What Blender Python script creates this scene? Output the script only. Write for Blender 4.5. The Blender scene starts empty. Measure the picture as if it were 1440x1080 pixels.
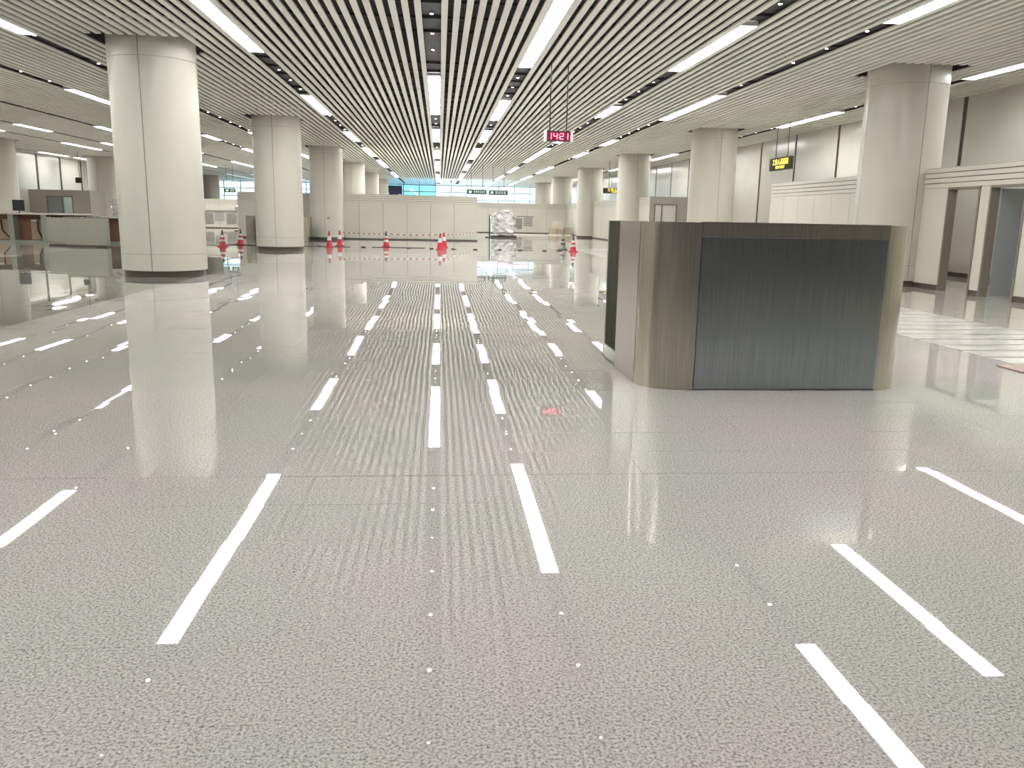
import bpy, bmesh, math, random
from mathutils import Vector, Matrix
random.seed(7)
S = bpy.context.scene
C = S.collection

# ------------------------------------------------------------------ camera
CAM_H, F_PX, PITCH, YAW, ROLL = 1.5, 1163.4, 0.20011, 0.08952, 0.01902
fw = Vector((math.sin(YAW)*math.cos(PITCH), math.cos(YAW)*math.cos(PITCH), -math.sin(PITCH)))
rt = Vector((math.cos(YAW), -math.sin(YAW), 0)); up = rt.cross(fw)
rt2 = math.cos(ROLL)*rt + math.sin(ROLL)*up; up2 = -math.sin(ROLL)*rt + math.cos(ROLL)*up
cd = bpy.data.cameras.new('camera'); cam = bpy.data.objects.new('camera', cd); C.objects.link(cam)
cd.sensor_width = 36.0; cd.lens = F_PX*36/1440; cd.clip_end = 500; cd.clip_start = 0.05
cam.matrix_world = Matrix(((rt2.x, up2.x, -fw.x, 0), (rt2.y, up2.y, -fw.y, 0), (rt2.z, up2.z, -fw.z, CAM_H), (0, 0, 0, 1)))
S.camera = cam

# ------------------------------------------------------------------ world, exposure
w = bpy.data.worlds.new('sky'); S.world = w; w.use_nodes = True
bgn = w.node_tree.nodes['Background']; bgn.inputs[0].default_value = (0.82, 0.93, 1.0, 1); bgn.inputs[1].default_value = 2.6
S.view_settings.view_transform = 'Standard'; S.view_settings.look = 'None'
S.view_settings.gamma = 1.0; S.view_settings.use_curve_mapping = False
S.view_settings.exposure = 0.22
PANEL_LIGHT = 28.0

# ------------------------------------------------------------------ materials
def mat(name, col, rough=0.5, metal=0.0, spec=0.5, coat=0.0, emit=None, strength=0.0):
    m = bpy.data.materials.new(name); m.use_nodes = True
    b = m.node_tree.nodes['Principled BSDF']
    b.inputs['Base Color'].default_value = (*col, 1); b.inputs['Roughness'].default_value = rough
    b.inputs['Metallic'].default_value = metal; b.inputs['Specular IOR Level'].default_value = spec
    b.inputs['Coat Weight'].default_value = coat
    if emit:
        b.inputs['Emission Color'].default_value = (*emit, 1); b.inputs['Emission Strength'].default_value = strength
    return m
def nd(m, t, **kw):
    n = m.node_tree.nodes.new(t)
    for k, v in kw.items(): setattr(n, k, v)
    return n
def ramp(m, src, stops):
    r = nd(m, 'ShaderNodeValToRGB'); e = r.color_ramp.elements
    e[0].position, e[0].color = stops[0][0], (*stops[0][1], 1)
    e[1].position, e[1].color = stops[-1][0], (*stops[-1][1], 1)
    for p, c in stops[1:-1]:
        q = e.new(p); q.color = (*c, 1)
    m.node_tree.links.new(src, r.inputs[0]); return r.outputs[0]
def mixc(m, kind, fac, a, b):
    n = nd(m, 'ShaderNodeMix', data_type='RGBA', blend_type=kind)
    n.inputs[0].default_value = fac
    m.node_tree.links.new(a, n.inputs[6]); m.node_tree.links.new(b, n.inputs[7]); return n.outputs[2]
def noise(m, scale, detail=2, vec=None, rough=0.5):
    n = nd(m, 'ShaderNodeTexNoise'); n.inputs['Scale'].default_value = scale
    n.inputs['Detail'].default_value = detail; n.inputs['Roughness'].default_value = rough
    if vec: m.node_tree.links.new(vec, n.inputs['Vector'])
    return n.outputs[0]
def wpos(m, sc=(1, 1, 1)):
    g = nd(m, 'ShaderNodeNewGeometry'); mp = nd(m, 'ShaderNodeMapping'); mp.inputs['Scale'].default_value = sc
    m.node_tree.links.new(g.outputs['Position'], mp.inputs[0]); return mp.outputs[0]

def granite(name, lo, mid, hi, rough, speck=1.0, spec=0.5):
    m = mat(name, mid, rough, spec=spec); L = m.node_tree.links; v = wpos(m)
    a = ramp(m, noise(m, 95, 3, v, .65), [(.33, lo), (.43, tuple(.5*(x+y) for x, y in zip(lo, mid))), (.52, mid), (.68, hi)])
    b = ramp(m, noise(m, 0.55, 3, v), [(.36, (.93, .97, .93)), (.64, (1.04, .985, .99))])
    o = mixc(m, 'MULTIPLY', 1.0, a, b)
    vo = nd(m, 'ShaderNodeTexVoronoi'); vo.inputs['Scale'].default_value = 70; L.new(v, vo.inputs['Vector'])
    s = ramp(m, vo.outputs['Distance'], [(.08, (.22, .21, .20)), (.22, (1, 1, 1))])
    o = mixc(m, 'MULTIPLY', 0.8*speck, o, s)
    L.new(o, m.node_tree.nodes['Principled BSDF'].inputs['Base Color']); return m
M = {}
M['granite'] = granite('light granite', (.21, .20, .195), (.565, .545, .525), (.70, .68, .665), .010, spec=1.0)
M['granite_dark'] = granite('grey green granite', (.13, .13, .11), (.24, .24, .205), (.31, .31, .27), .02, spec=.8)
M['granite_side'] = granite('beige granite', (.34, .31, .28), (.54, .51, .465), (.62, .59, .55), .03, spec=.7)
M['grout'] = mat('grout', (.40, .375, .345), .8)
def marble():
    m = mat('white marble strip', (.7, .69, .65), .12); v = wpos(m, (0.5, 6, 1))
    c = ramp(m, noise(m, 2.2, 5, v, .65), [(.36, (.36, .35, .33)), (.47, (.72, .70, .66)), (.7, (.82, .80, .76))])
    m.node_tree.links.new(c, m.node_tree.nodes['Principled BSDF'].inputs['Base Color']); return m
M['marble'] = marble()
M['joint_dark'] = mat('dark open joint', (.035, .033, .03), .7)
def enamel(name, col, rough):
    m = mat(name, col, rough); v = wpos(m)
    c = ramp(m, noise(m, 0.8, 2, v), [(.3, tuple(x*.96 for x in col)), (.7, tuple(min(1, x*1.03) for x in col))])
    m.node_tree.links.new(c, m.node_tree.nodes['Principled BSDF'].inputs['Base Color']); return m
M['enamel'] = enamel('cream enamel panel', (.58, .555, .49), .28)
M['enamel2'] = enamel('pale partition board', (.60, .575, .505), .4)
M['wallp'] = enamel('wall enamel panel', (.57, .55, .485), .22)
M['shaded_board'] = enamel('shade-darkened board', (.40, .37, .32), .45)  # grey takes in the shade on room fronts turned to the camera
M['groove'] = mat('groove shadow gap', (.20, .18, .15), .7)
M['dark'] = mat('dark void', (.03, .027, .024), .7)
M['strip'] = mat('dark brown strip', (.055, .04, .032), .5)
M['skirt'] = mat('dark skirting', (.085, .07, .055), .35)
M['slat'] = enamel('painted aluminium slat', (.90, .885, .81), .45)
M['deck'] = mat('ceiling deck grey', (.05, .049, .046), .9)
M['rail'] = mat('black carrier rail', (.035, .033, .03), .6)
M['backing'] = mat('strip backing', (.05, .046, .042), .55)
M['panel_frame'] = mat('light frame', (.7, .7, .68), .5)
M['diffuser'] = mat('lit diffuser', (.9, .9, .9), .5, emit=(.985, .985, .965), strength=PANEL_LIGHT)
M['spot'] = mat('lit downlight', (.9, .9, .9), .5, emit=(1.0, .95, .86), strength=14)
M['chrome'] = mat('chrome ring', (.6, .6, .58), .25, 1.0)
def steel(name, col, rough, sc=(300, 300, 3)):
    m = mat(name, col, rough, 1.0); L = m.node_tree.links; v = wpos(m, (1, 1, .02))
    b = m.node_tree.nodes['Principled BSDF']
    n = noise(m, 90, 3, v)
    c = ramp(m, n, [(.3, tuple(x*.86 for x in col)), (.7, tuple(min(1, x*1.1) for x in col))]); L.new(c, b.inputs['Base Color'])
    return m
M['steel'] = steel('brushed stainless steel', (.52, .49, .42), .22)
M['steel_front'] = steel('dark polished steel', (.37, .405, .42), .17)
M['steel_trim'] = steel('steel trim', (.50, .49, .45), .2)
M['film'] = steel('steel under pink film', (.45, .395, .37), .28)
M['steel_dark'] = steel('steel inner face', (.30, .29, .25), .4)
M['steel_cab'] = steel('dull grey steel', (.42, .42, .36), .38)
M['black'] = mat('black plastic', (.02, .02, .02), .4)
M['cone_red'] = mat('cone red', (.62, .035, .06), .4)
M['cone_white'] = mat('reflective white band', (.75, .73, .72), .3)
M['cone_grey'] = mat('cone pale grey', (.42, .40, .36), .5)
M['cone_dark'] = mat('cone dark band', (.09, .085, .08), .5)
M['tape_red'] = mat('tape red', (.46, .25, .22), .5)
M['tape_white'] = mat('tape white', (.72, .70, .66), .5)
M['led_bg'] = mat('clock face', (.05, .008, .015), .3, emit=(.35, .0, .05), strength=.35)
M['led'] = mat('lit red digit', (1, .2, .3), .4, emit=(1.0, .22, .32), strength=2.4)
M['white_plastic'] = mat('white plastic', (.72, .70, .68), .4)
M['sign_bg'] = mat('sign dark face', (.035, .03, .012), .4)
M['sign_yellow'] = mat('lit yellow letters', (1, .8, .15), .5, emit=(1.0, .76, .14), strength=1.5)
M['green'] = mat('sign green', (.03, .085, .06), .4)
M['green_mark'] = mat('pale sign marks', (.7, .75, .7), .5, emit=(.8, .95, .88), strength=.25)
M['mullion'] = mat('aluminium mullion', (.42, .48, .50), .4)
M['navy'] = mat('navy board', (.05, .045, .14), .4)
M['grey_door'] = mat('grey blue door leaf', (.27, .29, .30), .45)
M['jamb'] = mat('brown door frame', (.20, .17, .135), .45)
M['brown'] = mat('brown board', (.20, .10, .065), .6)
M['brown_light'] = mat('bare plywood', (.42, .30, .21), .6)
M['desk_grey'] = mat('grey desk panel', (.33, .33, .29), .45)
M['desk_top'] = mat('pale stone desk top', (.66, .64, .60), .25)
M['card'] = mat('cardboard', (.36, .30, .23), .8)
M['card2'] = mat('pale cardboard', (.45, .40, .33), .8)
M['pink_board'] = mat('pinkish board', (.36, .27, .235), .6)
M['grille'] = mat('grey grille', (.24, .23, .20), .5)
M['paper'] = mat('white paper', (.75, .73, .70), .7)
M['pave'] = mat('outdoor paving', (.5, .5, .48), .8)
M['back'] = mat('rear wall', (.34, .33, .32), .5)
M['cable'] = mat('black cable', (.03, .03, .03), .6)
def wrapm():
    m = mat('clear plastic wrap', (.62, .61, .60), .16, coat=.5)
    c = ramp(m, noise(m, 2.6, 3, wpos(m, (1, 1, 2.2))), [(.35, (.30, .29, .28)), (.5, (.58, .57, .56)), (.68, (.8, .8, .8))])
    m.node_tree.links.new(c, m.node_tree.nodes['Principled BSDF'].inputs['Base Color']); return m
M['wrap'] = wrapm()
def glassm():
    m = bpy.data.materials.new('window glass'); m.use_nodes = True; t = m.node_tree; t.nodes.clear()
    o = t.nodes.new('ShaderNodeOutputMaterial'); mx = t.nodes.new('ShaderNodeMixShader'); tr = t.nodes.new('ShaderNodeBsdfTransparent')
    gl = t.nodes.new('ShaderNodeBsdfGlossy'); tr.inputs[0].default_value = (.86, .95, .97, 1); gl.inputs['Roughness'].default_value = .02
    mx.inputs[0].default_value = .08
    t.links.new(tr.outputs[0], mx.inputs[1]); t.links.new(gl.outputs[0], mx.inputs[2]); t.links.new(mx.outputs[0], o.inputs[0]); return m
M['glass'] = glassm()
M['glass_blue'] = glassm(); M['glass_blue'].name = 'blue tinted glass'
for n in M['glass_blue'].node_tree.nodes:
    if n.type == 'BSDF_TRANSPARENT': n.inputs[0].default_value = (.42, .66, .75, 1)

# ------------------------------------------------------------------ helpers
def base(o):
    return Vector(o.location) if o is not None and o.parent is None else (base(o.parent) + Vector(o.location) if o is not None else Vector((0, 0, 0)))
def link(o, parent=None):
    C.objects.link(o)
    if parent is not None:
        o.location = Vector(o.location) - base(parent); o.parent = parent
    return o
def tag(o, label=None, cat=None, group=None, kind=None):
    if label: o['label'] = label
    if cat: o['category'] = cat
    if group: o['group'] = group
    if kind: o['kind'] = kind
    return o
def thing(name, loc, label, cat, group=None):
    o = bpy.data.objects.new(name, None); o.location = loc; o.empty_display_size = .2; C.objects.link(o)
    return tag(o, label, cat, group)
def split_sharp(bm, ang=35):
    bm.normal_update(); es = [e for e in bm.edges if len(e.link_faces) == 2 and e.calc_face_angle(0) > math.radians(ang)]
    bmesh.ops.split_edges(bm, edges=es)
def from_bm(name, bm, m, parent=None, loc=(0, 0, 0), smooth=False):
    me = bpy.data.meshes.new(name); bm.normal_update(); bm.to_mesh(me); bm.free()
    for x in (m if isinstance(m, list) else [m]): me.materials.append(M[x])
    if smooth:
        for p in me.polygons: p.use_smooth = True
    o = bpy.data.objects.new(name, me); o.location = loc; return link(o, parent)
def bm_box(bm, x0, x1, y0, y1, z0, z1, mi=0):
    v = [bm.verts.new((x, y, z)) for z in (z0, z1) for y in (y0, y1) for x in (x0, x1)]
    for f in ((0, 2, 3, 1), (4, 5, 7, 6), (0, 1, 5, 4), (2, 6, 7, 3), (0, 4, 6, 2), (1, 3, 7, 5)):
        bm.faces.new([v[i] for i in f]).material_index = mi
_boxes = {}
def box(name, x0, x1, y0, y1, z0, z1, m, parent=None, bev=0.0):
    d = (round(x1-x0, 5), round(y1-y0, 5), round(z1-z0, 5), m, bev)
    if d not in _boxes:
        bm = bmesh.new(); bm_box(bm, -d[0]/2, d[0]/2, -d[1]/2, d[1]/2, -d[2]/2, d[2]/2)
        if bev: bmesh.ops.bevel(bm, geom=list(bm.edges), offset=bev, segments=2, affect='EDGES')
        me = bpy.data.meshes.new(name); bm.normal_update(); bm.to_mesh(me); bm.free(); me.materials.append(M[m]); _boxes[d] = me
    o = bpy.data.objects.new(name, _boxes[d]); o.location = ((x0+x1)/2, (y0+y1)/2, (z0+z1)/2); return link(o, parent)
def cyl(name, x, y, z0, z1, r, m, parent=None, seg=16, r2=None, smooth=True):
    bm = bmesh.new(); bmesh.ops.create_cone(bm, cap_ends=True, segments=seg, radius1=r, radius2=r if r2 is None else r2, depth=z1-z0); split_sharp(bm)
    o = from_bm(name, bm, m, None if parent is None else parent, (x, y, (z0+z1)/2))
    if smooth:
        for p in o.data.polygons: p.use_smooth = len(p.vertices) == 4
    return o
def copy_tree(o, delta, parent=None):
    c = o.copy(); C.objects.link(c)
    if parent is None: c.location = Vector(o.location) + Vector(delta)
    else: c.parent = parent
    for ch in list(o.children): copy_tree(ch, delta, c)
    return c
def tube(name, pts, r, m, parent=None, seg=6):
    bm = bmesh.new(); rings = []
    P = [Vector(p) for p in pts]
    for i, p in enumerate(P):
        d = (P[min(i+1, len(P)-1)] - P[max(i-1, 0)]).normalized(); u = d.orthogonal().normalized(); v = d.cross(u)
        rings.append([bm.verts.new(p + r*(math.cos(a)*u + math.sin(a)*v)) for a in [2*math.pi*k/seg for k in range(seg)]])
    for a, b in zip(rings, rings[1:]):
        for k in range(seg): bm.faces.new((a[k], a[(k+1) % seg], b[(k+1) % seg], b[k]))
    bm.faces.new(rings[0][::-1]); bm.faces.new(rings[-1]); bmesh.ops.recalc_face_normals(bm, faces=bm.faces)
    return from_bm(name, bm, m, parent)
def text_mesh(name, s, size, m, parent, loc, rotz=0.0, align='CENTER'):
    cu = bpy.data.curves.new(name, 'FONT'); cu.body = s; cu.size = size; cu.align_x = align; cu.align_y = 'CENTER'; cu.extrude = .004; cu.resolution_u = 2
    t = bpy.data.objects.new(name, cu); C.objects.link(t); bpy.context.view_layer.update()
    me = bpy.data.meshes.new_from_object(t.evaluated_get(bpy.context.evaluated_depsgraph_get()))
    bpy.data.objects.remove(t); me.materials.clear(); me.materials.append(M[m])
    o = bpy.data.objects.new(name, me); o.location = loc; o.rotation_euler = (math.pi/2, 0, rotz); return link(o, parent)

# ------------------------------------------------------------------ the setting
XL, XR, YB, YF, ZC = -27.8, 15.1, -9.0, 105.0, 5.1
floor = tag(box('floor', XL-.3, XR+.3, YB-.3, YF+.2, -.30, -.020, 'grout'), kind='structure')
# granite slabs, each slightly out of level, as the broken reflections of the lamps show
TY, TX = 0.48, 0.96
Y0 = 4.67 - 40*TY
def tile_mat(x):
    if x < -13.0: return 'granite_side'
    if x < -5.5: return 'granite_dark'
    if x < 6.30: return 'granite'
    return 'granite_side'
tiles = []
xs = []
x = -5.5
while x > XL: xs.append((max(XL, x-TX), x)); x -= TX
x = -5.5
while x < 6.30-.01: xs.append((x, min(6.30, x+TX))); x += TX
x = 8.42
while x < XR: xs.append((x, min(XR, x+TX))); x += TX
ny = int((YF-Y0)/TY)
for j in range(ny):
    y0 = Y0 + j*TY
    if y0 < YB: continue
    for a, b in xs: tiles.append((a, b, y0, y0+TY))
# marble band keeps its own pieces; rows before and after it are granite
MB0, MB1 = Y0 + (40+5)*TY, Y0 + (40+75)*TY
for j in range(ny):
    y0 = Y0 + j*TY
    if y0 < YB or MB0-.01 <= y0 < MB1-.01: continue
    for a, b in ((6.30, 7.36), (7.36, 8.42)): tiles.append((a, b, y0, y0+TY))
def in_view(t):
    p = Vector(((t[0]+t[1])/2, (t[2]+t[3])/2, -CAM_H)); d = p.dot(fw)
    if d < .5: return None
    u, v = F_PX*p.dot(rt2)/d, F_PX*p.dot(up2)/d
    return d if abs(u) < 800 and abs(v) < 640 else None
cand = sorted([(in_view(t), t) for t in tiles if in_view(t) is not None])
near = set(t for _, t in cand[:300])
tm = {}
G = .0003
def tilt(t):
    cx, cy = (t[0]+t[1])/2, (t[2]+t[3])/2
    sx = .0006*math.sin(cx*.9+cy*.35) + random.gauss(0, .0009)
    sy = .0006*math.sin(cx*.5-cy*.6+1) + random.gauss(0, .0009)
    return sx, sy
bmr = {}
for t in tiles:
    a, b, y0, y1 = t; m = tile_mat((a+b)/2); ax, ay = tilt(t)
    g1 = .005 if abs(y0-4.67) < .01 else G
    if t in near:
        key = (round(b-a, 3), m, g1)
        if key not in tm:
            bm = bmesh.new(); bm_box(bm, -(b-a)/2+G, (b-a)/2-G, -TY/2+g1, TY/2-G, -.018, 0)
            me = bpy.data.meshes.new('floor_tile'); bm.normal_update(); bm.to_mesh(me); bm.free(); me.materials.append(M[m]); tm[key] = me
        o = bpy.data.objects.new('floor_tile', tm[key]); o.location = ((a+b)/2, (y0+y1)/2, 0); o.rotation_euler = (ay, -ax, 0); link(o, floor)
    else:
        bm = bmr.setdefault(m, bmesh.new()); cx, cy = (a+b)/2, (y0+y1)/2
        vs = [bm.verts.new((X, Y, ax*(X-cx)+ay*(Y-cy))) for X, Y in ((a+G, y0+g1), (b-G, y0+g1), (b-G, y1-G), (a+G, y1-G))]
        bm.faces.new(vs)
for m, bm in bmr.items(): tag(from_bm('floor_tiling', bm, m, floor), kind='stuff')
# marble strips with open dark joints
for j in range(40+5, 40+75):
    y0 = Y0 + j*TY; k = .045 + .03*random.random()
    o = box('marble_strip', 6.315, 8.405, y0+.012, y0+TY-k, -.018, .002, 'marble', floor); o.rotation_euler = (random.gauss(0, .0008), random.gauss(0, .0005), 0)
box('marble_bed', 6.30, 8.42, MB0, MB1, -.0195, -.0185, 'joint_dark', floor)

ceiling = tag(box('ceiling', XL-.3, XR+.3, YB-.3, YF+.2, 5.95, 6.15, 'deck'), kind='structure')
COLX, COLY = (-24.1, -6.4, 11.3), [20.2+14.4*k for k in range(-1, 6)]
COLS = [(cx, cy) for cx in COLX for cy in COLY]
STRIPS = {-26.6: 'L7', -21.25: 'L6', -18.8: 'L5', -15.35: 'L4', -11.47: 'L3', -8.75: 'L2', -4.2: 'L1', -.15: 'C', 2.1: 'R1', 5.82: 'R2', 8.28: 'R3', 13.32: 'R4'}
SW = .17
slat_w, slat_h, pitch = .117, .035, .222
sx = sorted(STRIPS); edges = [XL+.02] + sx + [XR-.02]
slat_me = {}
for i in range(len(edges)-1):
    a = edges[i] + (SW+.01 if i > 0 else 0); b = edges[i+1] - (SW+.01 if i < len(edges)-2 else 0)
    n = max(1, round((b-a-slat_w)/pitch)); st = (b-a-slat_w)/n
    for k in range(n+1):
        x = a + slat_w/2 + k*st
        gaps = sorted(cy for cx, cy in COLS if abs(x-cx) < 1.0)
        key = tuple(gaps)
        if key not in slat_me:
            bm = bmesh.new(); y = YB
            for g in gaps:
                if g-.985 > y: bm_box(bm, -slat_w/2, slat_w/2, y, g-.985, 0, slat_h)
                y = g+.985
            bm_box(bm, -slat_w/2, slat_w/2, y, YF-.3, 0, slat_h)
            me = bpy.data.meshes.new('ceiling_slat'); bm.normal_update(); bm.to_mesh(me); bm.free(); me.materials.append(M['slat']); slat_me[key] = me
        o = bpy.data.objects.new('ceiling_slat', slat_me[key]); o.location = (x, 0, ZC); link(o, ceiling)
y = YB+.6
k = 0
while y < 60:
    if not any(abs(y-c) < 1.1 for c in COLY): box('carrier_rail', XL+.02, XR-.02, y-.02, y+.02, ZC+slat_h, ZC+slat_h+.05, 'rail', ceiling)
    y += 1.2
for x in sx: box('strip_backing', x-SW-.005, x+SW+.005, YB, YF-.3, ZC+.09, ZC+.105, 'backing', ceiling)

# outer walls clad with enamel panels between dark recessed strips
def clad_wall(name, X, side, first, step, y0, y1, g=.10):
    w = tag(box(name, X if side > 0 else X-.2, X+.2 if side > 0 else X, YB-.2, YF+.2, -.02, 5.95, 'strip'), kind='structure')
    ys = []; y = first
    while y > y0: y -= step
    while y < y1:
        a, b = max(y+g, y0), min(y+step-g, y1)
        if b-a > .3: box('wall_panel', X-.03 if side > 0 else X, X if side > 0 else X+.03, a, b, .13, 5.30, 'wallp', w)
        y += step
    return w
clad_wall('wall_right', XR, 1, 23.7, 3.85, YB, YF-.3)
clad_wall('wall_left', XL, -1, 58.1, 3.63, YB, YF-.3, .17)
tag(box('wall_back', XL, XR, YB-.2, YB, -.02, 5.95, 'back'), kind='structure')
tag(box('baseboard_right', XR-.045, XR-.03, YB, YF-.3, 0, .13, 'skirt'), kind='structure')
tag(box('baseboard_left', XL+.03, XL+.045, YB, YF-.3, 0, .13, 'skirt'), kind='structure')
tag(box('outdoor_ground', -120, 120, YF+.3, 300, -.4, -.1, 'pave'), kind='structure')

# glazed end wall
win = bpy.data.objects.new('window_1', None); win.location = (0, YF, 0); C.objects.link(win); tag(win, kind='structure')
nb = 22; bw = (XR-XL)/nb; zr = [0.1, 2.55, 3.35, 4.25, 5.05]
for i in range(nb+1): box('mullion', XL+i*bw-.05, XL+i*bw+.05, YF-.08, YF+.08, 0, 5.95, 'mullion', win)
for z in zr + [5.9]: box('transom', XL, XR, YF-.06, YF+.06, z-.05, z+.05, 'mullion', win)
for i in range(nb):
    xm = XL+(i+.5)*bw
    for z0, z1 in zip(zr, zr[1:]+[5.9]):
        box('pane', XL+i*bw+.05, XL+(i+1)*bw-.05, YF-.01, YF+.01, z0+.05, z1-.05, 'glass_blue' if -6.5 < xm < -.8 else 'glass', win)

# ------------------------------------------------------------------ columns
def make_column():
    t = thing('column', (0, 0, 0), 'x', 'column', 'cream clad round columns')
    R = .93
    def arc(z0, z1):
        bm = bmesh.new(); n = 12; g = .008
        def ring(r, z): return [bm.verts.new((r*math.cos(a), r*math.sin(a), z)) for a in [g + (math.pi/2-2*g)*i/n for i in range(n+1)]]
        o0, o1, i0, i1 = ring(R, z0), ring(R, z1), ring(R-.025, z0), ring(R-.025, z1)
        for i in range(n):
            for q in ((o0[i], o0[i+1], o1[i+1], o1[i]), (i0[i], i1[i], i1[i+1], i0[i+1]), (o1[i], o1[i+1], i1[i+1], i1[i]), (o0[i], i0[i], i0[i+1], o0[i+1])):
                bm.faces.new(q)
        for i in (0, n): bm.faces.new((o0[i], o1[i], i1[i], i0[i]) if i == 0 else (o0[i], i0[i], i1[i], o1[i]))
        bmesh.ops.recalc_face_normals(bm, faces=bm.faces)
        split_sharp(bm)
        me = bpy.data.meshes.new('cladding_panel'); bm.normal_update(); bm.to_mesh(me); bm.free(); me.materials.append(M['enamel'])
        for p in me.polygons: p.use_smooth = abs(p.normal.z) < .1 and len(p.vertices) == 4 and abs(p.normal.x*math.cos(math.atan2(p.center.y, p.center.x)) + p.normal.y*math.sin(math.atan2(p.center.y, p.center.x))) > .9
        return me
    for z0, z1 in ((.14, .505), (.512, 4.72), (4.727, 5.55)):
        me = arc(z0, z1)
        for k in range(4):
            o = bpy.data.objects.new('cladding_panel', me); o.rotation_euler = (0, 0, k*math.pi/2); link(o, t)
    cyl('core', 0, 0, .0, 5.6, .905-.03, 'dark', t, 32)
    cyl('plinth', 0, 0, .0, .14, .885, 'skirt', t, 40)
    return t
col0 = make_column(); used = False
ordn = ['nearest', 'second', 'third', 'fourth', 'fifth', 'farthest']
rown = {-24.1: 'far left row by the left wall', -6.4: 'left row', 11.3: 'right row'}
for cx, cy in COLS:
    if cy < 10: continue
    if cx == -24.1 and cy < 40: continue
    o = col0 if not used else copy_tree(col0, (0, 0, 0)); used = True
    o.location = (cx, cy, 0); k = round((cy-20.2)/14.4)
    if cx == -24.1: k -= 2
    o['label'] = 'round cream clad column, %s from camera in the %s' % (ordn[k], rown[cx])
    if k == 0 and cx == -24.1: o['label'] = 'round cream column cut off at the left edge of the picture'

# ------------------------------------------------------------------ ceiling lamps
def lamp(x, y0, y1, label, group):
    t = thing('light_panel', (x, (y0+y1)/2, ZC), label, 'ceiling light', group)
    bm = bmesh.new(); hw, hl = SW-.003, (y1-y0)/2
    for s in (-1, 1): bm_box(bm, s*hw-.006, s*hw+.006, -hl, hl, 0, .085)
    for s in (-1, 1): bm_box(bm, -hw, hw, s*hl-.012, s*hl+.012, 0, .085)
    from_bm('lamp_frame', bm, 'panel_frame', t, t.location)
    bm = bmesh.new(); bm_box(bm, -hw+.008, hw-.008, -hl+.014, hl-.014, .012, .03)
    from_bm('diffuser', bm, 'diffuser', t, t.location)
LAMPS = {  # far ends of the side strips hold panels added to brighten columns there
 'C': [(3.2, 5.5), (23.2, 31.9), (37.2, 43.6), (49.3, 56.2), (59.2, 72.0), (79, 97)],
 'L1': [(-2, 3.5), (12.2, 20.7), (27.8, 33.0), (39.5, 44.5), (48.8, 55.8), (60, 68.5), (76.5, 85.5)],
 'R1': [(4, 7.5), (14.5, 21.5), (27.5, 33.2), (37.2, 43), (47, 56), (62, 70), (76, 90)],
 'R2': [(6.5, 11.7), (16.2, 21.3), (28.1, 31.3), (39.4, 42.5), (45.8, 58), (64, 72), (78, 88), (93, 102)],
 'R3': [(-2, 2), (4, 7.5), (10.6, 15.6), (25, 31.5), (40, 43.2), (48, 52.2), (62.5, 72.3), (77, 86), (91, 100)],
 'R4': [(5, 10), (16.6, 21.0), (27.8, 32.9), (38.5, 42.0), (47.4, 53), (60, 66), (75, 84), (90, 99)],
 'L2': [(5, 8), (16.2, 19.6), (27.5, 31.5), (41, 44.5), (55, 60), (68, 76), (82, 92)],
 'L3': [(-4, 0), (8, 13), (17, 21), (28.1, 31.8), (43.2, 46), (51.7, 55.3), (64, 70), (80, 90)],
 'L4': [(-2, 4), (8, 13), (22, 27), (40.2, 44), (52, 57), (65.3, 73.8), (82, 92)],
 'L5': [(0, 6), (12, 17), (26, 31), (40.2, 43.5), (50, 54), (66, 74)],
 'L6': [(2, 8), (14, 19), (28, 33), (40, 44), (50.7, 56), (68, 74)],
 'L7': [(4, 10), (20, 26), (38, 43), (59.7, 63.9), (65.3, 68.5)]}
where = {'C': 'central ceiling strip', 'L1': 'first strip left of centre', 'R1': 'first strip right of centre', 'R2': 'second strip right of centre',
 'R3': 'third strip right of centre', 'R4': 'strip along the right wall', 'L2': 'second strip left of centre', 'L3': 'third strip left of centre',
 'L4': 'fourth strip left of centre', 'L5': 'fifth strip left of centre', 'L6': 'sixth strip left of centre', 'L7': 'strip along the left wall'}
ol = ['first', 'second', 'third', 'fourth', 'fifth', 'sixth', 'seventh', 'eighth', 'ninth', 'tenth']
for x, s in STRIPS.items():
    k = 0
    for a, b in LAMPS[s]:
        if b < 14.5: lb = 'light panel of the mostly added set above the frame, in the %s' % where[s]  # out of view, mostly added to brighten the near floor
        else: lb = 'long white light panel, %s from camera, in the %s' % (ol[k], where[s]); k += 1
        lamp(x, a, b, lb, 'ceiling light panels')
ORD = 'first second third fourth fifth sixth seventh eighth ninth tenth eleventh twelfth thirteenth fourteenth fifteenth sixteenth seventeenth eighteenth nineteenth twentieth twenty-first twenty-second twenty-third twenty-fourth twenty-fifth twenty-sixth twenty-seventh'.split()
# small downlights in the dark stretches of the strips
sp0 = thing('downlight', (0, 0, ZC+.09), 'x', 'downlight', 'small round downlights')
cyl('rim', 0, 0, ZC+.055, ZC+.09, .042, 'chrome', sp0, 16); cyl('lens', 0, 0, ZC+.045, ZC+.056, .03, 'spot', sp0, 16)
first = True
for x, s in STRIPS.items():
    nth = 0
    for k in range(0, 27):
        y = 9.6 + 1.72*k
        if any(a-.25 < y < b+.25 for a, b in LAMPS[s]) or (x < -13 and y < 16): continue
        if k % 7 == 5 and s in ('R2', 'L2'): continue
        o = sp0 if first else copy_tree(sp0, (0, 0, 0)); first = False
        o.location = (x, y, ZC+.09); o['label'] = 'small round downlight, %s from camera, in the %s' % (ORD[nth], where[s]); nth += 1
        o['group'] = 'downlights in the %s' % where[s]

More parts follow.
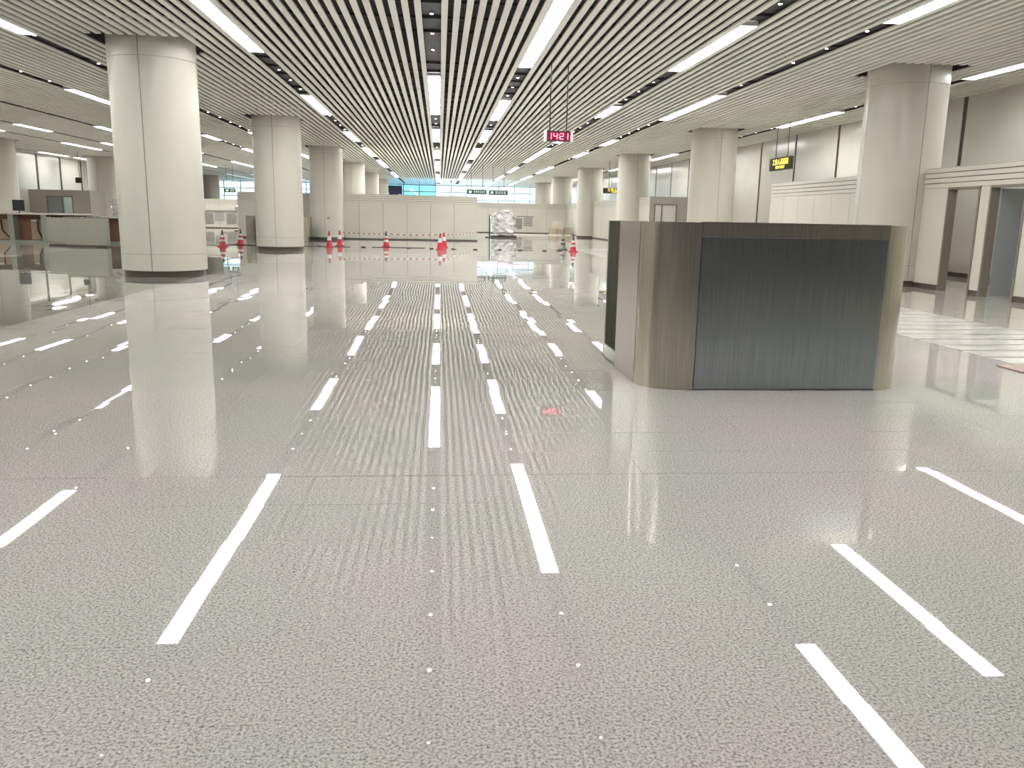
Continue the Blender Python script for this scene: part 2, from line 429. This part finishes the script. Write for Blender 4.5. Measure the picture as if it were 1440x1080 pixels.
# ------------------------------------------------------------------ partitions
def partition_face(t, axis, c, a, b, top, depth, pw, m='enamel2', skip=(), sgn=-1):
    """boards, four top rails and skirting on one face. axis 'x': face at x=c running in y; axis 'y': face at y=c running in x"""
    n = max(1, round((b-a)/pw)); st = (b-a)/n
    def bx(nm, u0, u1, z0, z1, th, mm):
        lo, hi = (c-th, c) if sgn < 0 else (c, c+th)
        if axis == 'x': box(nm, lo, hi, u0, u1, z0, z1, mm, t)
        else: box(nm, u0, u1, lo, hi, z0, z1, mm, t)
    cuts = sorted(skip); g = .006 if pw < 1.3 else .010; sk = .115 if pw < 1.3 else .07
    segs = []; u = a
    for s0, s1, _ in cuts:
        segs.append((u, s0)); u = s1
    segs.append((u, b))
    for s0, s1 in segs:
        q = max(1, round((s1-s0)/pw)); d = (s1-s0)/q
        for i in range(q): bx('board', s0+i*d+g, s0+(i+1)*d-g, sk+.005, top-.47, .022, m)
        bx('skirting', s0, s1, 0, sk, .012, 'skirt'); bx('joint_backing', s0+.01, s1-.01, .12, top-.47, .004, 'groove')
    r = .095
    bx('joint_backing', a+.01, b-.01, top-.47, top-.01, .004, 'groove')
    for k in range(4): bx('top_rail', a, b, top-.46+k*.115, top-.46+k*.115+r, .03, m)
# right-hand rooms
def room(name, x0, x1, y0, y1, top, label, faces, wall_m='enamel2'):
    t = thing(name, ((x0+x1)/2, (y0+y1)/2, 0), label, 'partition', 'low room partitions')
    return t
tA = room('partition_room', 11.5, 15, YB, 28.6, 2.78, 'pale low partition with two doorways beside the nearest right column', None)
doors = [(15.72, 16.82), (17.15, 18.30)]
ya = YB+.1
for s0, s1 in ((ya, 15.72), (16.82, 17.15), (18.30, 28.6)): box('wall_core', 11.5, 11.64, s0, s1, 0, 2.32, 'enamel2', tA)
box('wall_core', 11.5, 11.64, ya, 28.6, 2.32, 2.78, 'enamel2', tA)
box('end_wall', 11.64, 15.05, 28.5, 28.6, 0, 2.78, 'enamel2', tA)
partition_face(tA, 'x', 11.5, ya, 28.6, 2.78, 0, 1.2, skip=[(a, b, 0) for a, b in doors])
for i, (a, b) in enumerate(doors):
    d = bpy.data.objects.new('door_%d' % (i+1), None); d.location = (11.5, (a+b)/2, 0); C.objects.link(d); tag(d, kind='structure')
    box('door_frame', 11.46, 11.66, b-.05, b, 0, 2.32, 'jamb', d); box('door_frame', 11.46, 11.66, a, a+.05, 0, 2.32, 'jamb', d)
    box('door_head', 11.46, 11.66, a, b, 2.27, 2.32, 'jamb', d)
    if i == 0:
        lf = box('door_leaf', 11.67, 12.67, b-.10, b-.055, .012, 2.26, 'grey_door', d)
        tube('handle', [(12.5, b-.10, 1.05), (12.5, b-.15, 1.05), (12.38, b-.15, 1.05)], .011, 'chrome', lf)
tB = room('partition_room', 11.5, 15, 45.6, 76, 2.7, 'pale low partition running past the third right column to the far end', None)
box('wall_core', 11.5, 11.64, 45.7, 75.9, 0, 2.7, 'enamel2', tB)
partition_face(tB, 'x', 11.5, 45.6, 75.9, 2.7, 0, 1.36)
for s0, s1 in ((11.5, 11.75), (13.0, 15.05)): box('end_board', s0, s1, 45.6, 45.7, 0, 2.3, 'shaded_board', tB)
box('end_board', 11.5, 15.05, 45.6, 45.7, 2.3, 2.7, 'shaded_board', tB)
d = bpy.data.objects.new('door_3', None); d.location = (12.4, 45.6, 0); C.objects.link(d); tag(d, kind='structure')
for s0 in (11.75, 12.15, 12.96): box('door_frame', s0, s0+.05, 45.56, 45.68, 0, 2.3, 'jamb', d)
box('door_head', 11.75, 13.01, 45.56, 45.68, 2.25, 2.3, 'jamb', d)
box('door_leaf', 12.2, 12.96, 45.62, 45.66, .01, 2.25, 'desk_top', d); box('side_panel', 11.8, 12.15, 45.62, 45.66, .01, 2.25, 'desk_top', d)
# middle partition
tM = thing('partition_room', (-4.6, 50, 0), 'wide pale partition box standing across the hall behind the traffic cones', 'partition', 'low room partitions')
box('wall_core', -11.6, 2.25, 50.0, 58, 0, 2.6, 'enamel2', tM)
partition_face(tM, 'y', 50.0, -11.6, 2.25, 2.6, 0, 1.36)
# far low wall with service windows
def service(t, x, Y, flip=1):
    box('service_panel', x, x+.85, Y-.05, Y-.02, .38, 1.3, 'grille', t)
    g = box('louver_frame', x+flip*.95, x+flip*.95+.9, Y-.045, Y-.02, .62, 1.42, 'desk_top', t)
    for i in range(5): box('louver_slat', x+flip*.95+.05, x+flip*.95+.85, Y-.07, Y-.045, .68+i*.15, .78+i*.15, 'grille', g)
    box('window_ledge', x-.1, x+flip*.95+.95, Y-.1, Y-.02, 1.44, 1.52, 'grille', t)
tW = thing('service_wall', (7.5, 76, 0), 'low pale wall with grey service hatch at the far right end', 'partition')
box('wall_core', 2.6, 11.45, 76, 76.3, 0, 2.65, 'enamel2', tW); partition_face(tW, 'y', 76.0, 2.6, 11.45, 2.65, 0, 1.8)
service(tW, 6.6, 75.95)
tV = thing('service_wall', (-16, 76, 0), 'low pale wall with grey hatches seen between two left columns', 'partition')
box('wall_core', -23, -11.7, 76, 76.3, 0, 2.5, 'enamel2', tV); partition_face(tV, 'y', 76.0, -23, -11.7, 2.5, 0, 1.8)
service(tV, -18.6, 75.95); service(tV, -20.6, 75.95)
# left room
tL = thing('partition_room', (-25.8, 60.5, 0), 'room with shade-greyed boards and a glass door against the left wall', 'partition', 'low room partitions')
for s0, s1 in ((-27.7, -26.55), (-24.85, -23.7)): box('front_board', s0, s1, 60, 60.12, 0, 2.27, 'shaded_board', tL)
box('front_board', -27.7, -23.7, 60, 60.12, 2.27, 2.68, 'shaded_board', tL); box('side_wall', -23.8, -23.7, 60.12, 64, 0, 2.68, 'shaded_board', tL)
box('rear_wall', -27.7, -23.7, 64, 64.1, 0, 2.68, 'enamel2', tL)
d = bpy.data.objects.new('door_4', None); d.location = (-25.7, 60, 0); C.objects.link(d); tag(d, kind='structure')
for s0 in (-26.55, -25.55, -24.9): box('door_frame', s0, s0+.06, 59.97, 60.1, 0, 2.27, 'jamb', d)
box('door_head', -26.55, -24.84, 59.97, 60.1, 2.2, 2.27, 'jamb', d)
box('pane', -26.49, -25.55, 60.02, 60.04, .02, 2.2, 'grey_door', d); box('pane', -25.49, -24.9, 60.02, 60.04, .02, 2.2, 'glass', d)

# ------------------------------------------------------------------ stainless inspection booth
def path_panel(name, pts, z0, z1, th, m, parent, cap=True):
    """wall standing on a plan polyline, thickness th to the inside (left of travel)"""
    bm = bmesh.new(); P = [Vector((a, b)) for a, b in pts]; inn = []
    for i, p in enumerate(P):
        d = (P[min(i+1, len(P)-1)] - P[max(i-1, 0)]).normalized(); inn.append(p + th*Vector((-d.y, d.x)))
    r = [[bm.verts.new((q.x, q.y, z)) for q in L] for L, z in ((P, z0), (P, z1), (inn, z1), (inn, z0))]
    for i in range(len(P)-1):
        for k in range(4):
            f = bm.faces.new((r[k][i], r[k][i+1], r[(k+1) % 4][i+1], r[(k+1) % 4][i])); f.smooth = k in (0, 2)
    bm.faces.new([r[k][0] for k in range(4)][::-1]); bm.faces.new([r[k][-1] for k in range(4)])
    bmesh.ops.recalc_face_normals(bm, faces=bm.faces)
    o = from_bm(name, bm, m, parent)
    es = o.modifiers.new('split', 'EDGE_SPLIT'); es.split_angle = math.radians(40); return o
def arcpts(cx, cy, rx, ry, a0, a1, n): return [(cx+rx*math.cos(math.radians(a0+(a1-a0)*i/n)), cy+ry*math.sin(math.radians(a0+(a1-a0)*i/n))) for i in range(n+1)]
def booth(name, label, x0, x1, y0, gap0, y1, h, group=None, film='film'):
    t = thing(name, ((x0+x1)/2, (y0+y1)/2, 0), label, 'counter', group)
    rl, rr = .46, .30; ly = .33
    fx0, fx1 = x0+rl, x1-rr
    side = path_panel('side_panel', [(x0, gap0), (x0, y0+ly+.02)], 0, h, .05, film, t)
    path_panel('corner_panel', arcpts(x0+rl, y0+ly, rl, ly, 180, 270, 14), 0, h, .05, 'steel', t)
    f = path_panel('front_panel', [(fx0+.008, y0), (fx1, y0)], .012, h-.125, .05, 'steel_front', t)
    path_panel('front_fascia', [(fx0, y0-.012), (fx1, y0-.012)], h-.12, h-.006, .06, 'steel', t)
    path_panel('corner_panel', arcpts(x1-rr, y0+rr, rr, rr, 270, 360, 14), 0, h, .05, 'steel', t)
    path_panel('side_panel', [(x1, y0+rr), (x1, y1)], 0, h, .05, 'steel', t)
    path_panel('back_panel', [(x1-.05, y1), (x0+.03, y1)], 0, h-.005, .05, 'steel_dark', t)
    box('platform_step', x0+.005, x0+.5, gap0+.004, y1-.055, .005, .15, 'steel_trim', t, .006)
    box('platform', x0+.5, x1-.055, y0+.36, y1-.055, .005, .15, 'desk_grey', t)
    box('inner_worktop', x0+.5, x1-.31, y0+.055, y0+.6, .74, .78, 'desk_grey', t)
    tr = path_panel('top_trim', [(fx0, y0-.014), (fx1, y0-.014)], h-.006, h+.006, .075, 'steel_trim', t)
    return t
booth('inspection_booth', 'large dark stainless steel booth with rounded corners in the right foreground', 1.80, 4.25, 7.09, 8.29, 9.02, 1.478)
booth('inspection_booth', 'steel counter half hidden behind the second left column', -10.35, -7.05, 46.0, 47.0, 47.6, 1.26)

# ------------------------------------------------------------------ hanging signs
t = thing('digital_clock', (2.88, 20.7, 3.29), 'hanging digital clock with red digits reading 14:21', 'clock')
box('housing', 2.59, 3.17, 20.7, 20.8, 3.30, 3.545, 'black', t)
for x in (2.525, 3.17): box('end_cap', x, x+.065, 20.69, 20.81, 3.29, 3.555, 'white_plastic', t, .008)
fc = box('display', 2.60, 3.16, 20.694, 20.70, 3.315, 3.53, 'led_bg', t)
SEG = {'1': 'bc', '4': 'fgbc', '2': 'abged'}
def digit(ch, x, z, wd, hg):
    bm = bmesh.new(); q = .008
    R = {'a': (0, wd, hg, hg), 'd': (0, wd, 0, 0), 'g': (0, wd, hg/2, hg/2), 'f': (0, 0, hg/2, hg), 'b': (wd, wd, hg/2, hg), 'c': (wd, wd, 0, hg/2), 'e': (0, 0, 0, hg/2)}
    for s in SEG[ch]:
        a, b, c, e = R[s]; bm_box(bm, a-q, b+q, -.003, .003, c-q, e+q)
    from_bm('digit', bm, 'led', t, (x, 20.689, z))
for ch, x in (('1', 2.62), ('4', 2.76), ('2', 2.915), ('1', 3.025)): digit(ch, x, 3.355, .08, .13)
for z in (3.39, 3.45): box('colon_dot', 2.878, 2.898, 20.686, 20.692, z-.01, z+.01, 'led', t)
for x in (2.665, 3.075): cyl('rod', x, 20.75, 3.545, 5.25, .013, 'black', t, 8)

def staff_sign(label, x, y, z, rz, W, H, top):
    t = thing('hanging_sign', (x, y, z), label, 'sign', 'staff passage signs')
    def rel(o): return o
    b = box('sign_box', x-W/2, x+W/2, y-.06, y+.06, z, z+H, 'sign_bg', t, .01)
    text_mesh('sign_characters', '工作人员通道', W*.125, 'sign_yellow', t, (x+W*.03, y-.066, z+H*.62))
    text_mesh('sign_letters', 'STAFF ONLY', W*.075, 'sign_yellow', t, (x+W*.03, y-.066, z+H*.22))
    for s in (-.28, .28): cyl('rod', x+s*W, y, z+H-.01, top, .016, 'black', t, 8)
    t.rotation_euler = (0, 0, rz); return t
staff_sign('dark hanging sign with yellow characters beside the right wall strip light', 13.02, 31.7, 3.42, -math.pi/2, 2.0, .47, 5.16)
staff_sign('dark hanging sign with yellow characters partly behind the third right column', 11.35, 54.0, 3.06, 0, 1.7, .33, 5.16)
def green_sign(label, x0, x1, y, z0, z1, n, icon=True):
    t = thing('hanging_sign', ((x0+x1)/2, y, z0), label, 'sign', 'green direction signs')
    box('sign_box', x0, x1, y-.04, y+.04, z0, z1, 'green', t)
    H = z1-z0; bm = bmesh.new(); bm_box(bm, x0+.12, x0+.12+H*.6, y-.05, y-.04, z0+H*.25, z0+H*.75); from_bm('pictogram', bm, 'green_mark', t)
    u = x0+.2+H*.8; st = (x1-u-.08)/n
    bm = bmesh.new()
    for i in range(n):
        a = u+i*st
        for zz in (.28, .48, .68): bm_box(bm, a, a+st*.72, y-.05, y-.04, z0+H*zz, z0+H*(zz+.08))
        bm_box(bm, a+st*.3, a+st*.42, y-.05, y-.04, z0+H*.24, z0+H*.8)
    from_bm('sign_marks', bm, 'green_mark', t)
    for s in (.2, .8): cyl('rod', x0+(x1-x0)*s, y, z1-.01, 5.16, .014, 'black', t, 8)
green_sign('dark green hanging sign with a pictogram, left of the two over the wrapped machine', 2.02, 3.42, 62, 3.02, 3.36, 6)
green_sign('dark green hanging sign right of its twin, over the wrapped machine', 3.60, 4.98, 62, 3.0, 3.34, 4)
green_sign('small green sign hanging in front of the window between two left columns', -17.2, -16.35, 70, 2.95, 3.27, 2)
t = thing('notice_board', (-5.6, 100, 3.0), 'dark navy board with white marks high at the far end', 'board')
box('board_panel', -6.9, -4.35, 100, 100.08, 3.2, 4.75, 'navy', t)
for a, z in ((-6.75, 4.3), (-6.75, 3.75), (-6.5, 3.45), (-6.2, 3.75), (-4.8, 3.6)): box('mark', a, a+.35, 99.98, 100, z, z+.16, 'green_mark', t)
for x in (-6.6, -4.6): cyl('rod', x, 100.04, 4.74, 5.10, .02, 'black', t, 8)
t = thing('wall_sign', (-26.6, 57.5, 3.3), 'small dark sign hanging beside the left wall strips', 'sign')
box('sign_box', -23.75, -23.35, 58, 58.1, 3.1, 3.45, 'sign_bg', t); cyl('rod', -23.5, 58.05, 3.44, 5.16, .015, 'black', t, 8)
t.location = t.location

# ------------------------------------------------------------------ traffic cones and tape
def make_cone(x, y, label, cols):
    t = thing('traffic_cone', (x, y, 0), label, 'cone', 'traffic cones')
    box('base', x-.19, x+.19, y-.19, y+.19, .0, .035, cols[0], t, .008)
    def R(z): return .145 - (.145-.03)*(z-.035)/.635
    zz = [.035, .22, .31, .40, .50, .67]
    for i, c in enumerate(cols[1:]):
        nm = 'cone_body' if i == 0 else ('cone_top' if i == 4 else 'reflective_band')
        bm = bmesh.new(); n = 20; g = .004 if c in ('cone_white', 'cone_grey') else 0
        r0, r1 = R(zz[i])+g, R(zz[i+1])+g
        bmesh.ops.create_cone(bm, cap_ends=True, segments=n, radius1=r0, radius2=r1, depth=zz[i+1]-zz[i]); split_sharp(bm)
        o = from_bm(nm, bm, c, t, (x, y, (zz[i]+zz[i+1])/2))
        for p in o.data.polygons: p.use_smooth = len(p.vertices) == 4
    cyl('tip', x, y, .67, .70, .03, 'black', t, 12)
    return t
red = ['cone_red', 'cone_red', 'cone_red', 'cone_white', 'cone_white', 'cone_red']
red2 = ['cone_red', 'cone_red', 'cone_white', 'cone_red', 'cone_white', 'cone_dark']
grey = ['cone_dark', 'cone_grey', 'cone_dark', 'cone_grey', 'cone_dark', 'cone_grey']
make_cone(-9.16, 36.5, 'red traffic cone nearest the first left column', red2)
make_cone(-9.03, 39.2, 'red traffic cone just left of the second left column', red2)
make_cone(-4.83, 37.5, 'red traffic cone, front one of the pair right of the second left column', red)
make_cone(-4.62, 39.6, 'red traffic cone, rear one of the pair right of the second left column', red)
make_cone(-2.46, 39.3, 'lone red traffic cone in front of the middle of the wide partition', red2)
make_cone(.03, 37.0, 'red traffic cone, front one of the pair near the right end of the partition', red)
make_cone(.22, 39.5, 'red traffic cone, rear one of the pair near the right end of the partition', red)
make_cone(5.78, 39.1, 'grey and dark banded traffic cone left of the booth', grey)
make_cone(5.93, 36.9, 'red traffic cone nearest the left edge of the booth', red2)
def tape(label, p, q, sag):
    t = thing('barrier_tape', p, label, 'tape', 'barrier tape')
    n = 18; P = []
    for i in range(n+1):
        s = i/n; P.append(Vector(p).lerp(Vector(q), s) + Vector((0, 0, -sag*4*s*(1-s))))
    def band(nm, mm, I, th, hh):
        bm = bmesh.new()
        for i in I:
            a, b = P[i], P[i+1]; d = (b-a).normalized(); nn = Vector((-d.y, d.x, 0)).normalized()*th
            vs = [[bm.verts.new(v+s*nn+Vector((0, 0, dz))) for v, dz in ((a, -hh), (b, -hh), (b, hh), (a, hh))] for s in (-1, 1)]
            bm.faces.new(vs[0]); bm.faces.new(vs[1][::-1])
            for j in range(4): bm.faces.new((vs[0][j], vs[1][j], vs[1][(j+1) % 4], vs[0][(j+1) % 4]))
        bmesh.ops.remove_doubles(bm, verts=bm.verts, dist=.0005)
        bmesh.ops.recalc_face_normals(bm, faces=bm.faces); from_bm(nm, bm, mm, t)
    band('tape_band', 'tape_white', range(n), .0015, .035)
    for i in range(1, n, 2): band('red_stretch', 'tape_red', [i], .003, .034)
tape('red and white barrier tape between the left cone pair and the lone cone', (-4.59, 39.6, .63), (-2.49, 39.3, .60), .04)
tape('red and white barrier tape between the lone cone and the right cone pair', (-2.43, 39.3, .60), (.19, 39.5, .60), .05)
tape('red and white barrier tape from the right cone pair back to the partition corner', (.26, 39.52, .60), (2.2, 49.9, .55), .05)
tape('barrier tape between the two cones beside the second left column', (-9.13, 36.5, .62), (-9.03, 39.15, .60), .08)
# scraps and cable along the row of cones
cab = tag(tube('cable', [(-9.5+.5*i, 38.3+.12*math.sin(i*1.7), .012) for i in range(12)], .012, 'cable'), 'thin black cable on the floor by the left cones', 'cable')
cab2 = tag(tube('cable', [(-3.05+.4*i, 38.3+.05*math.sin(i*1.3), .012) for i in range(7)], .012, 'cable'), 'thin black cable on the floor before the wide partition', 'cable')
SC = [(-5.4, 38.6), (-3.4, 38.1), (-1.35, 37.9), (-.35, 37.6), (.65, 37.6), (1.6, 37.4), (2.7, 37.5), (3.6, 37.3), (4.7, 37.2), (5.4, 37.4)]
for i, (x, y) in enumerate(SC):
    bm = bmesh.new(); a = .08+.05*random.random()
    bm_box(bm, -a, a, -.03, .03, 0, .022); bm_box(bm, -.02, .02, -.12, .12, .022, .04); bm_box(bm, -a*1.4, -a*.3, -.015, .015, .022, .036)
    o = from_bm('wood_chock', bm, 'strip', None, (x, y, 0.001)); o.rotation_euler = (0, 0, random.uniform(-.9, .9))
    tag(o, 'small dark wooden chock on the floor, %s from left in the row by the cones' % ORD[i], 'chock', 'chocks on the floor')

# ------------------------------------------------------------------ far end: wrapped machine, stand, boxes
t = thing('wrapped_machine', (4.5, 60, 0), 'bulky machine wrapped in shiny clear plastic at the far end', 'machine')
bm = bmesh.new(); bmesh.ops.create_cube(bm, size=1)
bmesh.ops.bevel(bm, geom=list(bm.edges), offset=.12, segments=3, affect='EDGES')
bmesh.ops.subdivide_edges(bm, edges=list(bm.edges), cuts=3, use_grid_fill=True)
for v in bm.verts:
    v.co = Vector((v.co.x*1.75, v.co.y*1.6, v.co.z*1.72))
    v.co += .045*Vector((math.sin(9*v.co.z+5*v.co.y), math.sin(11*v.co.x+7*v.co.z), math.sin(8*v.co.x+6*v.co.y))) + .02*Vector((random.random()-.5, random.random()-.5, random.random()-.5))
    if v.co.z > .5 and v.co.x < -.3: v.co.z -= .18
from_bm('plastic_wrap', bm, 'wrap', t, (4.55, 60, 1.02), False)
box('pallet', 3.65, 5.45, 59.2, 60.8, .0, .13, 'strip', t, .01)
t = thing('post_stand', (3.5, 58.9, 0), 'thin dark post on a base plate left of the wrapped machine', 'post')
box('base_plate', 3.2, 3.75, 58.65, 59.1, 0, .06, 'strip', t); cyl('post', 3.5, 58.9, .06, 1.55, .045, 'cable', t, 10)
def carton(x0, x1, y0, y1, z0, z1, m, label):
    t = thing('cardboard_box', ((x0+x1)/2, (y0+y1)/2, z0), label, 'box', 'cartons by the far wall')
    box('carton', x0, x1, y0, y1, z0, z1, m, t, .01); box('packing_tape', x0-.002, x1+.002, (y0+y1)/2-.04, (y0+y1)/2+.04, z1-.001, z1+.004, 'card2', t)
carton(9.35, 10.0, 71.2, 71.8, 0, .55, 'card', 'brown carton on the floor, bottom left of the far pile')
carton(10.02, 10.62, 71.2, 71.8, 0, .5, 'card', 'brown carton on the floor, bottom middle of the far pile')
carton(9.5, 10.45, 71.25, 71.8, .56, 1.12, 'card2', 'pale carton on top of the far pile')
carton(10.66, 11.25, 71.3, 71.8, 0, .62, 'card', 'brown carton at the right of the far pile')
for i, (x0, x1, y, lb) in enumerate(((5.9, 8.9, 70.5, 'long pale plank on the floor before the service hatch'), (9.0, 11.0, 70.2, 'pale plank on the floor before the cartons'))):
    tag(box('plank', x0, x1, y, y+.2, 0, .05, 'desk_top'), lb, 'plank')

# ------------------------------------------------------------------ left side desks and cabinets
def desk(label, x0, x1, y, top, posts, uw=.22):
    t = thing('service_desk', ((x0+x1)/2, y+.4, 0), label, 'desk', 'open backed service desks')
    box('desk_top', x0, x1, y-.06, y+.9, top-.07, top, 'desk_top', t, .008)
    xs_ = [x0+.03] + posts + [x1-.25]
    for a in xs_: box('upright_panel', a, a+uw, y, y+.85, 0, top-.07, 'desk_grey', t)
    for a, b in zip(xs_, xs_[1:]):
        box('back_board', a+uw, b, y+.5, y+.54, 0, top-.07, 'brown', t)
        pn = box('plywood_panel', a+uw+(b-a-uw)*.45, b-.12, y+.44, y+.499, .12, top-.28, 'brown_light', t)
        tube('brace', [(a+uw+(b-a-uw)*.7, y+.4, top-.3), (a+uw+(b-a-uw)*.72, y+.38, .5), (b-.1, y+.36, .12)], .03, 'strip', t)
        box('paper_notice', a+uw+(b-a-uw)*.48, a+uw+(b-a-uw)*.7, y+.425, y+.439, top-.36, top-.28, 'paper', t)
        box('bottom_rail', a+uw, b, y+.02, y+.1, 0, .1, 'desk_grey', t)
desk('open-backed brown desk with pale top at the left edge, under the black monitor', -20.2, -14.85, 37.7, 1.25, [-18.35, -17.0])
desk('open-backed brown desk with pale top running behind the first left column', -14.5, -10.6, 37.6, 1.16, [-12.7], .06)
def cabinet(label, x0, x1, y0, y1, h):
    t = thing('steel_cabinet', ((x0+x1)/2, (y0+y1)/2, 0), label, 'cabinet', 'steel cabinets')
    box('cabinet_body', x0, x1, y0+.02, y1, .06, h-.03, 'desk_grey', t, .01)
    box('cabinet_top', x0-.01, x1+.01, y0-.01, y1+.01, h-.03, h, 'steel_trim', t, .005)
    box('front_panel', x0+.015, x1-.015, y0, y0+.02, .07, h-.04, 'steel_cab', t, .003); box('toe_kick', x0+.03, x1-.03, y0+.05, y1-.03, 0, .06, 'skirt', t)
cabinet('plain grey steel cabinet standing forward in front of the brown desks', -14.6, -13.03, 34.3, 34.62, 1.15)
cabinet('lower grey steel cabinet joined to the left of the forward cabinet', -15.6, -14.63, 35.0, 35.35, 1.11)
t = thing('monitor', (-17.9, 37.95, 1.25), 'black monitor standing on the desk at the left edge', 'monitor')
box('screen', -18.2, -17.72, 37.9, 37.95, 1.33, 1.79, 'black', t, .006); box('stand_base', -18.05, -17.87, 37.85, 38.05, 1.25, 1.265, 'black', t); box('stand_neck', -17.98, -17.94, 37.95, 37.98, 1.26, 1.5, 'black', t)
bm = bmesh.new(); bmesh.ops.create_icosphere(bm, subdivisions=3, radius=.5)
for v in bm.verts:
    v.co = Vector((v.co.x*.42, v.co.y*.42, max(v.co.z, -.42)*.82+.344)); v.co += .035*Vector((math.sin(17*v.co.z), math.sin(19*v.co.x+9*v.co.z), 0))
o = from_bm('plastic_bundle', bm, 'wrap', None, (-13.95, 37.95, 1.16)); tag(o, 'white plastic wrapped bundle on the desk left of the first column', 'bundle')
t = thing('wrapped_stand', (-15.3, 66, 0), 'thin plastic wrapped stand between two left columns', 'stand')
cyl('pole', -15.3, 66, .05, 1.9, .05, 'white_plastic', t, 10); box('foot', -15.6, -15.0, 65.8, 66.2, 0, .05, 'strip', t)
for z in (.6, 1.2, 1.7):
    bm = bmesh.new(); bmesh.ops.create_icosphere(bm, subdivisions=2, radius=.22)
    for v in bm.verts: v.co += .03*Vector((math.sin(31*v.co.z), math.sin(27*v.co.x), math.sin(23*v.co.y)))
    from_bm('plastic_bag', bm, 'wrap', t, (-15.3, 66, z))
tag(box('floor_board', 6.02, 6.9, 7.95, 8.35, .003, .018, 'pink_board'), 'thin pinkish board lying on the floor at the right edge', 'board')
t = thing('wall_socket', (-5.2, 49.0, 1.05), 'small dark socket plate on the third left column', 'socket')
box('plate', -6.27, -6.13, 48.055, 48.068, 1.15, 1.25, 'grille', t); t.location = t.location
